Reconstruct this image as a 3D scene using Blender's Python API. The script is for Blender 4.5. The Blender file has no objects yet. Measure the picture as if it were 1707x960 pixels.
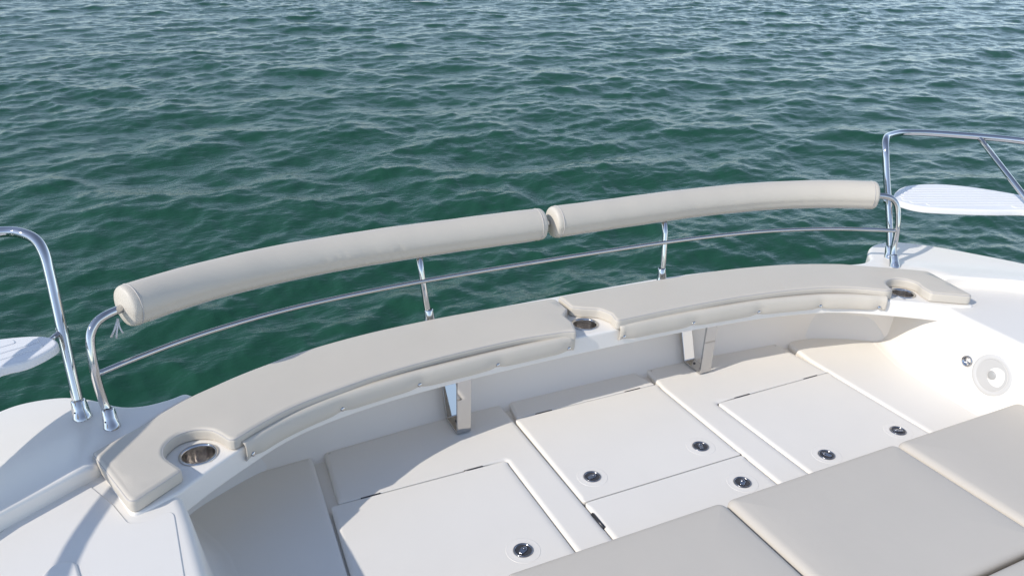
import bpy, bmesh, math, random
import numpy as np
from mathutils import Matrix, Vector
from mathutils.geometry import delaunay_2d_cdt

random.seed(4)
scene = bpy.context.scene
C = scene.collection

# ------------------------------------------------------------------ frames
# The boat is drawn in its own frame: x to starboard, y to the bow, z up, the
# cockpit sole at z = 0.  One boat unit is 0.7 m.  The boat floats trimmed a
# few degrees by the bow against the level sea.
S = 0.7
EYE = Vector((0, 0, 3.05))            # the photographer's eye above the sea
EYE_B = np.array([0, 0, 2.5])         # the same point in the boat frame
FPX = 1280.0                          # focal length in photo pixels (1707 wide)
Mb = np.array([[0.903754, 0.155612, -0.398766],
               [-0.427718, 0.365141, -0.826879],
               [0.016933, 0.917855, 0.396555]])
fwd = Mb @ np.array([0, 0, -1.0])
yaw = math.atan2(fwd[0], fwd[1])
pitch = math.atan(640 / FPX)
cf = np.array([math.sin(yaw) * math.cos(pitch), math.cos(yaw) * math.cos(pitch), -math.sin(pitch)])
cr = np.array([math.cos(yaw), -math.sin(yaw), 0])
cu = np.cross(cr, cf)
W = np.array([cr, cu, -cf]).T         # camera axes in the world
T = W @ Mb.T                          # boat frame to world
TILT = Matrix(T.tolist())


def w(p):
    return Vector((T @ ((np.array(p, float) - EYE_B) * S)).tolist()) + EYE


# ------------------------------------------------------------------ materials
def mat(name, col, rough=0.4, metal=0.0, ior=1.5, bump=None, coat=0.0, var=0.0, vscale=3.0, sheen=0.0, rvar=0.0):
    m = bpy.data.materials.new(name)
    m.use_nodes = True
    nt = m.node_tree
    b = nt.nodes['Principled BSDF']
    b.inputs['Base Color'].default_value = (*col, 1)
    b.inputs['Roughness'].default_value = rough
    b.inputs['Metallic'].default_value = metal
    b.inputs['IOR'].default_value = ior
    b.inputs['Coat Weight'].default_value = coat
    b.inputs['Coat Roughness'].default_value = 0.08
    tc = nt.nodes.new('ShaderNodeTexCoord')
    if var or rvar:
        n = nt.nodes.new('ShaderNodeTexNoise')
        n.inputs['Scale'].default_value = vscale
        n.inputs['Detail'].default_value = 5
        n.inputs['Roughness'].default_value = 0.6
        nt.links.new(tc.outputs['Object'], n.inputs['Vector'])
        if var:
            mp = nt.nodes.new('ShaderNodeMapRange')
            mp.inputs['From Min'].default_value = 0.3
            mp.inputs['From Max'].default_value = 0.7
            mp.inputs['To Min'].default_value = 1 - var
            mp.inputs['To Max'].default_value = 1 + var * 0.4
            nt.links.new(n.outputs['Fac'], mp.inputs['Value'])
            mx = nt.nodes.new('ShaderNodeVectorMath')
            mx.operation = 'SCALE'
            mx.inputs[0].default_value = col
            nt.links.new(mp.outputs['Result'], mx.inputs['Scale'])
            nt.links.new(mx.outputs['Vector'], b.inputs['Base Color'])
        if rvar:
            mp = nt.nodes.new('ShaderNodeMapRange')
            mp.inputs['From Min'].default_value = 0.3
            mp.inputs['From Max'].default_value = 0.7
            mp.inputs['To Min'].default_value = max(0.02, rough - rvar)
            mp.inputs['To Max'].default_value = rough + rvar
            nt.links.new(n.outputs['Fac'], mp.inputs['Value'])
            nt.links.new(mp.outputs['Result'], b.inputs['Roughness'])
    if bump:
        prev = None
        for sc, st, dist in bump:
            n = nt.nodes.new('ShaderNodeTexNoise')
            n.inputs['Scale'].default_value = sc
            n.inputs['Detail'].default_value = 4
            nt.links.new(tc.outputs['Object'], n.inputs['Vector'])
            bp = nt.nodes.new('ShaderNodeBump')
            bp.inputs['Strength'].default_value = st
            bp.inputs['Distance'].default_value = dist
            nt.links.new(n.outputs['Fac'], bp.inputs['Height'])
            if prev:
                nt.links.new(prev.outputs['Normal'], bp.inputs['Normal'])
            prev = bp
        nt.links.new(prev.outputs['Normal'], b.inputs['Normal'])
    return m


GEL = mat('white gelcoat', (0.82, 0.785, 0.725), 0.34, var=0.02, vscale=1.7, rvar=0.07, bump=[(3.0, 0.25, 0.004)])
NONSKID = mat('moulded deck gelcoat', (0.81, 0.775, 0.715), 0.5, var=0.025, vscale=2.3, bump=[(420.0, 0.25, 0.0006)])
LINER = mat('satin liner gelcoat', (0.86, 0.805, 0.725), 0.45, var=0.02, vscale=2.0)
VINYL = mat('grey beige marine vinyl', (0.595, 0.545, 0.465), 0.5, var=0.03, vscale=2.2, bump=[(6.0, 0.35, 0.006), (340.0, 0.35, 0.0006)])
PADV = mat('grey sunpad vinyl', (0.575, 0.53, 0.46), 0.52, var=0.03, vscale=1.8, bump=[(4.0, 0.4, 0.008), (340.0, 0.35, 0.0006)])
SEAM = mat('vinyl piping', (0.50, 0.47, 0.44), 0.5)
STEEL = mat('polished stainless steel', (0.55, 0.545, 0.54), 0.05, 1.0, rvar=0.03, vscale=20)
CUPST = mat('brushed cup steel', (0.66, 0.64, 0.62), 0.22, 1.0)
CHROME = mat('latch chrome', (0.36, 0.36, 0.38), 0.16, 1.0)
DARK = mat('dark steel', (0.07, 0.07, 0.075), 0.35, 0.6)
GASKET = mat('latch recess', (0.045, 0.045, 0.05), 0.45, 0.0)
SPKG = mat('speaker grey plastic', (0.50, 0.49, 0.47), 0.5)
SPKR = mat('speaker ring', (0.56, 0.55, 0.53), 0.5)
SPKD = mat('speaker dome', (0.38, 0.375, 0.36), 0.45)
TEAKW = mat('white moulded seat plastic', (0.80, 0.795, 0.785), 0.42, var=0.02, vscale=4)
STRAP = mat('clear lacing strap', (0.62, 0.61, 0.60), 0.3)


# ------------------------------------------------------------------ object helpers
def tag(o, label=None, cat=None, group=None, kind=None):
    if label: o['label'] = label
    if cat: o['category'] = cat
    if group: o['group'] = group
    if kind: o['kind'] = kind
    return o


def thing(name, base, label, cat, group=None):
    o = bpy.data.objects.new(name, None)
    C.objects.link(o)
    o.empty_display_size = 0.1
    o.matrix_world = Matrix.Translation(w(base)) @ TILT.to_4x4()
    o['base'] = list(map(float, base))
    return tag(o, label, cat, group)


def origin(o):
    while o.parent is not None:
        o = o.parent
    return np.array(o['base'])


def link(name, bm, m, parent, smooth=True, wn=False, org=None):
    """one mesh object from a bmesh drawn in the boat frame"""
    me = bpy.data.meshes.new(name)
    b0 = origin(parent) if org is None else np.array(org, float)
    for v in bm.verts:
        v.co = Vector(((np.array(v.co) - b0) * S).tolist())
    bmesh.ops.recalc_face_normals(bm, faces=bm.faces)
    bm.to_mesh(me)
    bm.free()
    for p in me.polygons:
        p.use_smooth = smooth
    me.materials.append(m)
    o = bpy.data.objects.new(name, me)
    C.objects.link(o)
    o.parent = parent
    if org is not None:
        o.location = Vector(((b0 - origin(parent)) * S).tolist())
    if wn and smooth:
        md = o.modifiers.new('normals', 'WEIGHTED_NORMAL')
        md.weight = 90
        md.keep_sharp = False
    return o


def spline(pts, n=8, closed=False):
    """Catmull-Rom through points of any dimension"""
    P = [np.array(p, float) for p in pts]
    out = []
    N = len(P)
    rng = range(N) if closed else range(N - 1)
    for i in rng:
        if closed:
            a, b, c, d = P[i - 1], P[i], P[(i + 1) % N], P[(i + 2) % N]
        else:
            b, c = P[i], P[i + 1]
            a = P[i - 1] if i else 2 * b - c
            d = P[i + 2] if i + 2 < N else 2 * c - b
        for k in range(n):
            t = k / n
            out.append(0.5 * ((2 * b) + (c - a) * t + (2 * a - 5 * b + 4 * c - d) * t * t + (3 * b - a - 3 * c + d) * t ** 3))
    if not closed:
        out.append(P[-1])
    return out


def rounded(pts, r, n=6):
    """round the corners of a polygon or an open 2D/3D path; r one value or one per point"""
    P = [np.array(p, float) for p in pts]
    N = len(P)
    rs = r if isinstance(r, (list, tuple)) else [r] * N
    out = []
    for i in range(N):
        a, b, c = P[i - 1], P[i], P[(i + 1) % N]
        if rs[i] <= 0:
            out.append(b)
            continue
        u = a - b; v = c - b
        lu, lv = np.linalg.norm(u), np.linalg.norm(v)
        u /= lu; v /= lv
        ang = math.acos(max(-1, min(1, float(u @ v))))
        d = min(rs[i] / math.tan(ang / 2), lu * 0.49, lv * 0.49)
        p0, p2 = b + u * d, b + v * d
        for k in range(n + 1):
            t = k / n
            out.append((1 - t) ** 2 * p0 + 2 * t * (1 - t) * b + t * t * p2)
    return out


def area(P):
    return sum(P[i - 1][0] * P[i][1] - P[i][0] * P[i - 1][1] for i in range(len(P)))


def offset(P, d):
    """shift a closed outline inwards by d"""
    P = [np.array(p[:2], float) for p in P]
    if area(P) < 0: P = P[::-1]
    out = []
    N = len(P)
    for i in range(N):
        e1 = P[i] - P[i - 1]; e2 = P[(i + 1) % N] - P[i]
        n1 = np.array([-e1[1], e1[0]]) / (np.linalg.norm(e1) + 1e-9)
        n2 = np.array([-e2[1], e2[0]]) / (np.linalg.norm(e2) + 1e-9)
        nn = n1 + n2
        l = np.linalg.norm(nn)
        if l < 1e-6:
            out.append(P[i] + n1 * d); continue
        nn /= l
        out.append(P[i] + nn * d / max(0.5, float(nn @ n1)))
    return out


def inset(P, rs, f):
    """move each outline vertex inwards by f * its own radius, without folding over at tight corners"""
    N = len(P)
    A = np.array(P)
    B = np.array(offset(P, 1.0))
    Q = A + (B - A) * (np.array(rs) * f)[:, None]
    E0 = np.roll(A, -1, 0) - A
    for it in range(60):
        E = np.roll(Q, -1, 0) - Q
        bad = (E * E0).sum(1) < 0
        if not bad.any(): break
        for i in np.nonzero(bad)[0]:
            j = (i + 1) % N
            m = (Q[i] + Q[j]) / 2
            Q[i] = m - E0[i] * 0.001; Q[j] = m + E0[i] * 0.001
    return Q


def cap(bm, ring, z, grid=0.0, zf=None):
    """close a planar ring of vertices; with grid, add inner vertices so that the surface can swell"""
    if not grid:
        bm.faces.new(ring)
        return
    P = [Vector((v.co.x, v.co.y)) for v in ring]
    xs = [p.x for p in P]; ys_ = [p.y for p in P]
    pts = list(P)
    A = np.array([[p.x, p.y] for p in P]); Bn = np.roll(A, -1, 0)
    for x in np.arange(min(xs), max(xs), grid):
        for y in np.arange(min(ys_), max(ys_), grid):
            inside = False
            for (xa, ya), (xb, yb) in zip(A, Bn):
                if (ya > y) != (yb > y) and x < (xb - xa) * (y - ya) / (yb - ya) + xa: inside = not inside
            if inside and np.hypot(A[:, 0] - x, A[:, 1] - y).min() > grid * 0.45: pts.append(Vector((x, y)))
    n = len(P)
    r = delaunay_2d_cdt(pts, [(i, (i + 1) % n) for i in range(n)], [], 1, 1e-6)
    vo = r[0]
    mp = {}
    for k, src in enumerate(r[3]):
        o = [q for q in src if q < n]
        if o: mp[k] = ring[o[0]]
        else:
            d = float(np.hypot(A[:, 0] - vo[k].x, A[:, 1] - vo[k].y).min())
            mp[k] = bm.verts.new((vo[k].x, vo[k].y, z + (zf(vo[k].x, vo[k].y, d) if zf else 0)))
    for f in r[2]:
        vs = [mp[q] for q in f]
        if len(set(vs)) == len(vs):
            try: bm.faces.new(vs)
            except ValueError: pass


def slab(P, z0, z1, r=0.02, seg=4, rb=0.0, bm=None, grid=0.0, zf=None):
    """a solid with a rounded upper (and lower) rim; r is a number or a function of (x, y)"""
    bm = bm or bmesh.new()
    P = [np.array(p[:2], float) for p in P]
    if area(P) < 0: P = P[::-1]
    N = len(P)
    rt = [r(p[0], p[1]) for p in P] if callable(r) else [r] * N
    rh = [q[1] if isinstance(q, tuple) else q for q in rt]
    rt = [q[0] if isinstance(q, tuple) else q for q in rt]
    rings = []
    if rb > 0:
        rings.append(([rb * 1.15] * N, [z0] * N))
        for k in range(seg + 1):
            a = math.pi / 2 * k / seg
            rings.append(([rb * (1 - math.sin(a))] * N, [z0 + rb * (1 - math.cos(a))] * N))
    else:
        rings.append(([0.0] * N, [z0] * N))
    if max(rt) > 0:
        rings.append(([0.0] * N, [z1 - q * 1.06 for q in rh]))
        for k in range(seg + 1):
            a = math.pi / 2 * k / seg
            rings.append(([q * (1 - math.cos(a)) for q in rt], [z1 - q * (1 - math.sin(a)) for q in rh]))
        rings.append(([q * 1.15 for q in rt], [z1] * N))
    else:
        rings.append(([0.0] * N, [z1] * N))
    VS = []
    for ds, zs in rings:
        Q = inset(P, ds, 1.0) if max(ds) > 1e-7 else P
        VS.append([bm.verts.new((q[0], q[1], z)) for q, z in zip(Q, zs)])
    for a, b in zip(VS[:-1], VS[1:]):
        for i in range(N):
            j = (i + 1) % N
            bm.faces.new((a[i], a[j], b[j], b[i]))
    cap(bm, VS[-1], z1, grid, zf)
    bm.faces.new(VS[0][::-1])
    return bm


def tube(path, r, n=14, closed=False, caps=True, bm=None, radii=None, prof=None):
    bm = bm or bmesh.new()
    P = [np.array(p, float) for p in path]
    N = len(P)
    up = np.array([0, 0, 1.0])
    rings = []
    prevn = None
    for i in range(N):
        if closed: t = P[(i + 1) % N] - P[i - 1]
        else: t = P[min(i + 1, N - 1)] - P[max(i - 1, 0)]
        t /= np.linalg.norm(t) + 1e-12
        if prevn is None:
            ref = up if abs(t[2]) < 0.9 else np.array([1.0, 0, 0])
            nn = ref - t * (ref @ t)
        else:
            nn = prevn - t * (prevn @ t)
        nn /= np.linalg.norm(nn)
        prevn = nn
        bb = np.cross(t, nn)
        rr = radii[i] if radii is not None else r
        ring = []
        for k in range(n):
            a = 2 * math.pi * k / n
            f = prof(a) if prof else 1
            q = P[i] + (nn * math.cos(a) + bb * math.sin(a)) * rr * f
            ring.append(bm.verts.new(q))
        rings.append(ring)
    rg = range(N) if closed else range(N - 1)
    for i in rg:
        a, b = rings[i], rings[(i + 1) % N]
        for k in range(n):
            bm.faces.new((a[k], a[(k + 1) % n], b[(k + 1) % n], b[k]))
    if caps and not closed:
        bm.faces.new(rings[0][::-1]); bm.faces.new(rings[-1])
    return bm


def lathe(prof, c=(0, 0, 0), axis=(0, 0, 1), n=32, bm=None):
    """revolve (radius, height) pairs round an axis through c"""
    bm = bm or bmesh.new()
    ax = np.array(axis, float); ax /= np.linalg.norm(ax)
    ref = np.array([0, 1.0, 0]) if abs(ax[1]) < 0.9 else np.array([1.0, 0, 0])
    u = np.cross(ref, ax); u /= np.linalg.norm(u)
    v = np.cross(ax, u)
    c = np.array(c, float)
    rings = []
    for r, h in prof:
        if r < 1e-6:
            rings.append([bm.verts.new(c + ax * h)])
        else:
            rings.append([bm.verts.new(c + ax * h + (u * math.cos(2 * math.pi * k / n) + v * math.sin(2 * math.pi * k / n)) * r) for k in range(n)])
    for a, b in zip(rings[:-1], rings[1:]):
        for k in range(n):
            j = (k + 1) % n
            if len(a) == 1 and len(b) == 1: continue
            if len(a) == 1: bm.faces.new((a[0], b[j], b[k]))
            elif len(b) == 1: bm.faces.new((a[k], a[j], b[0]))
            else: bm.faces.new((a[k], a[j], b[j], b[k]))
    return bm


def sheet(rows, bm=None):
    bm = bm or bmesh.new()
    V = [[bm.verts.new(p) for p in r] for r in rows]
    for a, b in zip(V[:-1], V[1:]):
        for i in range(len(a) - 1):
            bm.faces.new((a[i], a[i + 1], b[i + 1], b[i]))
    return bm


XM = 4.38                                   # the boat is symmetric about x = XM / 2


def mir(P):
    return [(XM - p[0],) + tuple(p[1:]) for p in P]


# ================================================================== the boat
boat = thing('catamaran', (2.19, 1.0, -1.86), 'white catamaran foredeck with moulded seat bench, cockpit sole and two bows', 'boat')

# hulls: the two bow decks, their sides going down into the water
deckL = spline([(0.02, 3.60), (-0.03, 3.65), (-0.11, 3.625), (-0.22, 3.615), (-0.32, 3.655), (-0.43, 3.765), (-0.55, 3.845),
                (-0.68, 3.87), (-0.80, 3.85), (-0.92, 3.76), (-1.03, 3.63), (-1.16, 3.42), (-1.32, 3.12), (-1.52, 2.65), (-1.70, 1.9),
                (-1.8, 0.8), (-1.82, -2.5)], 5)
RISER = [(-0.76, 2.88), (-0.575, 3.0), (-0.387, 3.125)]
inL = [(-1.35, -2.5), (-1.30, 1.4), (-1.16, 2.2), (-0.98, 2.68)] + spline(RISER, 4) + [(-0.35, 3.22), (-0.27, 3.34), (-0.17, 3.45), (-0.05, 3.55)]
hullP = [tuple(p[:2]) for p in deckL] + [tuple(p[:2]) for p in inL]


def hull_rise(x, y):
    """the bow decks are cambered up toward the step beside the bench"""
    x = min(x, XM - x)
    A = [np.array(p) for p in ((-1.35, -2.5), (-1.30, 1.4), (-1.16, 2.2), (-0.98, 2.68), (-0.76, 2.88), (-0.387, 3.125))]
    q = np.array([x, y])
    d = min(np.linalg.norm(q - (a + (b - a) * max(0, min(1, float((q - a) @ (b - a) / ((b - a) @ (b - a))))))) for a, b in zip(A[:-1], A[1:]))
    t = max(0, min(1, 1 - d / 0.42)); t = t * t * (3 - 2 * t)
    u = max(0, min(1, (-0.35 - x) / 0.11)); u = u * u * (3 - 2 * u)
    return 0.052 * t * u


def hull_r(x, y):
    x = min(x, XM - x)
    return 0.016 if y < 3.2 and hull_rise(x, y) > 0.03 else 0.028


for P in (hullP, mir(hullP)):
    bm = slab(P, -2.3, 0.490, hull_r, 5, grid=0.06)
    for v in bm.verts:
        if v.co.z > 0.3: v.co.z += hull_rise(v.co.x, v.co.y)
    link('bow_hull', bm, GEL, boat)


# side decks with the rolled edge and the cockpit side walls
ZB = 0.465                                  # level of the side decks


def side_profile(y):
    x0 = float(np.interp(y, [2.0, 2.35, 2.72, 3.0, 3.09, 3.33, 3.6], [-0.022, -0.040, -0.072, -0.112, -0.15, -0.26, -0.46]))
    xo = float(np.interp(y, [2.2, 2.7, 3.0, 3.3, 3.6], [-1.5, -1.25, -0.90, -0.55, -0.56]))
    pr = [(xo, ZB), (x0 - 0.056, ZB), (x0 - 0.050, ZB)]
    for k in range(1, 8):
        a = math.pi / 2 * k / 7 * 0.9
        pr.append((x0 - 0.050 + 0.045 * math.sin(a), ZB - 0.045 * (1 - math.cos(a))))
    pr.append((pr[-1][0] + 0.002, pr[-1][1] - 0.012))
    xb, zb = x0 + 0.045, 0.075
    pr.append((xb - 0.003, zb + 0.015))
    for k in range(0, 8):
        a = math.pi / 2 * k / 7
        pr.append((xb + 0.075 * (1 - math.cos(a)) + 0.01 * math.sin(a), zb - 0.073 * math.sin(a)))
    pr.append((x0 + 0.15, 0.0018))
    pr.append((x0 + 0.18, -0.02))
    return pr


ys = [-2.5, -1, 0.5, 1.5, 2.0, 2.35] + list(np.linspace(2.45, 3.6, 12))
rows = [[(x, y, z) for x, z in side_profile(y)] for y in ys]
link('side_deck', sheet(rows), NONSKID, boat)
link('side_deck', sheet([[(XM - p[0], p[1], p[2]) for p in r] for r in rows]), NONSKID, boat)

# lidded locker panels on the side decks
lidP = rounded([(-0.70, 2.93), (-0.45, 3.09), (-0.352, 2.90), (-0.298, 2.755), (-0.245, 2.735), (-0.135, 2.775), (-0.098, 1.6), (-1.2, 1.6), (-1.12, 2.2), (-0.93, 2.67)],
               [.05, .04, .1, .04, .04, .04, .05, .05, .1, .1])
for P in (lidP,):
    link('side_deck_panel', slab(P, ZB - 0.02, ZB + 0.0035, 0.0035, 3), NONSKID, boat)
link('deck_pad', slab(rounded([(-0.63, 2.50), (-0.535, 2.625), (-0.47, 2.60), (-0.44, 2.45)], .045), ZB - 0.01, ZB + 0.012, 0.010, 4), GEL, boat)

# the seat bench
innerL = [(-0.10, 2.865), (0.02, 2.965), (0.17, 3.075), (0.37, 3.205), (0.58, 3.285), (0.88, 3.35), (1.2, 3.385), (1.7, 3.412), (2.19, 3.418)]
outerL = [(-0.42, 3.22), (-0.33, 3.335), (-0.22, 3.45), (-0.11, 3.545), (0.0, 3.625), (0.25, 3.755), (0.57, 3.87), (0.93, 3.94), (1.31, 3.975), (1.7, 3.985), (2.19, 3.985)]
inner = spline(innerL + mir(innerL[:-1])[::-1], 5)
outer = spline(outerL + mir(outerL[:-1])[::-1], 5)
endL = rounded([(-0.42, 3.22), (-0.283, 2.782), (-0.215, 2.806), (-0.10, 2.865)], [0, .03, .05, 0], 5)[1:-1]
benchP = [tuple(p) for p in outer[::-1]] + [tuple(p) for p in endL] + [tuple(p) for p in inner] + mir([tuple(p) for p in endL])[::-1]
bench = link('seat_bench', slab(benchP, 0.362, 0.476, 0.012, 4, rb=0.008), GEL, boat, wn=False)
CUPS = [(-0.013, 3.098), (2.202, 3.549), (4.395, 3.112)]
bmc = bmesh.new()
for x, y in CUPS:
    lathe([(0, -0.3), (0.070, -0.3), (0.070, 0.3), (0, 0.3)], (x, y, 0.45), n=40, bm=bmc)
cut = link('cutter', bmc, GEL, boat, smooth=False)
md = bench.modifiers.new('holes', 'BOOLEAN')
md.object = cut
md.operation = 'DIFFERENCE'
md.solver = 'EXACT'
bpy.context.view_layer.update()
me2 = bpy.data.meshes.new_from_object(bench.evaluated_get(bpy.context.evaluated_depsgraph_get()))
bench.modifiers.clear()
bench.data = me2
me2.name = 'seat_bench'
bpy.data.objects.remove(cut)
for p in me2.polygons: p.use_smooth = True
md = bench.modifiers.new('normals', 'WEIGHTED_NORMAL'); md.weight = 95

# the bulkhead under the bench and the outer skin of the bridge
b0 = spline([(-0.26, 3.10), (-0.13, 3.35), (0.04, 3.49), (0.25, 3.55), (0.53, 3.575), (0.9, 3.61), (1.32, 3.635), (2.19, 3.645)], 5)
b1 = spline([(-0.33, 3.10), (-0.15, 3.37), (0.04, 3.51), (0.25, 3.66), (0.53, 3.70), (0.9, 3.74), (1.32, 3.77), (2.19, 3.78)], 5)
b0 = [tuple(p) for p in b0]; b1 = [tuple(p) for p in b1]
b0 = b0 + mir(b0[:-1])[::-1]; b1 = b1 + mir(b1[:-1])[::-1]
rows = []
for k, (t, z) in enumerate([(-.30, -0.05), (-0.2, -0.02), (-.10, -0.006), (0.0, 0.012), (0.07, 0.04), (0.2, 0.09), (0.4, 0.16), (0.7, 0.27), (1, 0.37)]):
    rows.append([(a[0] + (b[0] - a[0]) * t, a[1] + (b[1] - a[1]) * t, z) for a, b in zip(b0, b1)])
link('bulkhead', sheet(rows), LINER, boat)
sk = [(x, y - 0.05) for x, y in [tuple(p) for p in outer]]
link('bridge_front', sheet([[(x, y, 0.40) for x, y in sk], [(x, y - 0.35, -0.4) for x, y in sk], [(x, y - 0.9, -0.9) for x, y in sk]]), GEL, boat)
link('cockpit_base', sheet([[(-0.3, 3.70, -0.042), (4.68, 3.70, -0.042)], [(-0.3, -2.5, -0.042), (4.68, -2.5, -0.042)]]), GEL, boat, smooth=False)


# raised sole panels
def fy(x):          # their forward ends follow the bulkhead
    return float(np.interp(min(x, XM - x), [0.0, 0.25, 0.53, 0.9, 1.32, 2.19], [3.50, 3.545, 3.57, 3.605, 3.63, 3.64]))


def step(v, a, b):
    t = max(0.0, min(1.0, (v - a) / (b - a)))
    return t * t * (3 - 2 * t)


RIM_L, RIM_R, RIM_S = (0.024, 0.018), (0.042, 0.011), (0.004, 0.004)


def mix(a, b, t):
    return (a[0] + (b[0] - a[0]) * t, a[1] + (b[1] - a[1]) * t)


def dense(P, rr):
    """extra vertices near the corners so that the rim can change there"""
    Q, rq = [], []
    for p, q, r_ in zip(P, P[1:] + P[:1], rr):
        L_ = math.dist(p, q)
        fs = [0.0] + [f for f in (0.04, 0.08, 0.12) if f < L_ * 0.45] + [L_ - f for f in (0.12, 0.08, 0.04) if f < L_ * 0.45]
        for f in fs:
            Q.append((p[0] + (q[0] - p[0]) * f / L_, p[1] + (q[1] - p[1]) * f / L_))
            rq.append(r_ if f == 0 else 0)
    return rounded(Q, rq, 8)


def rim(xl, xr, seam_y=None, right=True):
    """soft gutter rims: a rounded left edge, a shallow fall on the right, a fine cut at hinge seams"""
    def f(x, y):
        v = mix(RIM_L, RIM_R, step(x, xl + 0.04, xr - 0.04)) if right else RIM_L
        v = mix(v, (0.024, 0.016), step(y, 3.49, 3.53))
        if seam_y is not None:
            for sy in seam_y:
                side = min(abs(x - xl), abs(x - xr))
                v = mix(v, RIM_S, (1 - step(abs(y - sy), 0.0, 0.05)) * (0.85 + 0.15 * step(side, 0.0, 0.06)))
        return v
    return f


p0 = [(0.0, 1.9), (0.464, 1.9), (0.536, fy(.5)), (0.25, fy(.25)), (0.02, 3.49), (-0.20, 3.36), (-0.08, 3.0), (0.0, 2.5)]
pr = [(3.856, 1.9), (4.38, 1.9), (4.38, 2.5), (4.46, 3.0), (4.58, 3.36), (4.36, 3.49), (4.13, fy(.25)), (3.905, fy(.5)), (3.862, 3.30)]
p1 = [(0.574, 3.118), (1.40, 3.114), (1.488, 3.110), (1.488, 1.9), (1.680, 1.9), (1.686, fy(1.65)), (1.2, fy(1.2)), (0.602, fy(.6))]
p3 = [(2.698, 1.9), (2.910, 1.9), (2.910, 3.110), (2.98, 3.114), (3.848, 3.118), (3.820, fy(.6)), (3.18, fy(1.2)), (2.750, fy(1.65)), (2.712, 3.40)]
p2 = [(1.712, 3.452), (2.692, 3.452), (2.662, fy(2.69)), (1.745, fy(1.70))]


def f1(x, y):
    if y < 3.14 and x < 1.52:                # the recess of the hatch
        return mix(RIM_S, RIM_L, step(x, 1.36, 1.46))
    return mix(mix(RIM_L, RIM_R, step(x, 0.62, 1.62)), (0.024, 0.016), step(y, 3.49, 3.53))


def f3(x, y):
    if y < 3.14 and x > 2.88:
        return mix(RIM_R, RIM_S, step(x, 2.93, 3.02))
    return mix(mix(RIM_L, RIM_R, step(x, 2.78, 3.80)), (0.024, 0.016), step(y, 3.45, 3.50))


for P, rr, r_ in ((p0, [0, 0, .06, .2, .2, .05, .2, 0], rim(0.0, .55)), (pr, [0, 0, .2, .05, .2, .2, .2, .07, .2], RIM_L),
                  (p1, [0, 0, .085, 0, 0, .075, .3, .06], f1), (p3, [0, 0, .085, 0, 0, .06, .3, .075, .2], f3),
                  (p2, [.012, .012, .06, .06], lambda x, y: mix((0.005, 0.005), (0.020, 0.014), step(y, 3.455, 3.50)))):
    link('sole_panel', slab(dense(P, rr) if not isinstance(r_, tuple) else rounded(P, rr), -0.06, 0.0, (lambda x, y, q=r_: q) if isinstance(r_, tuple) else r_, 6, grid=0.2), NONSKID, boat)
# platform under the sunpads
link('sunpad_platform', slab(rounded([(0.0, -2.4), (4.38, -2.4), (4.38, 2.12), (0.0, 2.12)], .04), -0.06, 0.068, 0.02, 3), GEL, boat)

# ------------------------------------------------------------------ bench brackets
def bracket(x, label):
    t = thing('seat_bracket', (x, 3.43, 0.0), label, 'bracket', 'steel brackets under the bench')
    path = rounded([(0, 3.715, 0.362), (0, 3.60, 0.012), (0, 3.432, 0.010), (0, 3.425, 0.362)], [0, .02, .015, 0], 5)
    hw, th = 0.042, 0.008
    bm = bmesh.new()
    rings = []
    for i, p in enumerate(path):
        d = path[min(i + 1, len(path) - 1)] - path[max(i - 1, 0)]
        d /= np.linalg.norm(d)
        n = np.array([0, -d[2], d[1]])
        rings.append([bm.verts.new((x + sx * hw, p[1] + n[1] * th * sy, p[2] + n[2] * th * sy)) for sx, sy in ((-1, -1), (1, -1), (1, 1), (-1, 1))])
    for a, b in zip(rings[:-1], rings[1:]):
        for k in range(4):
            bm.faces.new((a[k], a[(k + 1) % 4], b[(k + 1) % 4], b[k]))
    bm.faces.new(rings[0]); bm.faces.new(rings[-1])
    o = link('flat_bar', bm, STEEL, t, wn=False)
    o.data.set_sharp_from_angle(angle=math.radians(40))
    bv = o.modifiers.new('edge', 'BEVEL'); bv.width = 0.0015; bv.segments = 2
    for yb in (3.475, 3.545):
        link('bolt', lathe([(0, 0.0075), (0.007, 0.006), (0.0095, 0.0), (0.0095, -0.006)], (x, yb, 0.019), n=14), DARK, t)
    link('weld_seam', tube([(x - hw, 3.434, 0.018), (x + hw, 3.434, 0.018)], 0.003, 6), STEEL, t)
    return t


bracket(1.367, 'polished steel bracket under the left half of the bench, nearer the wide shadow')
bracket(3.075, 'polished steel bracket under the right half of the bench, on the sunlit sole')

# ------------------------------------------------------------------ hatches
latch_mesh = {}


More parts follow.
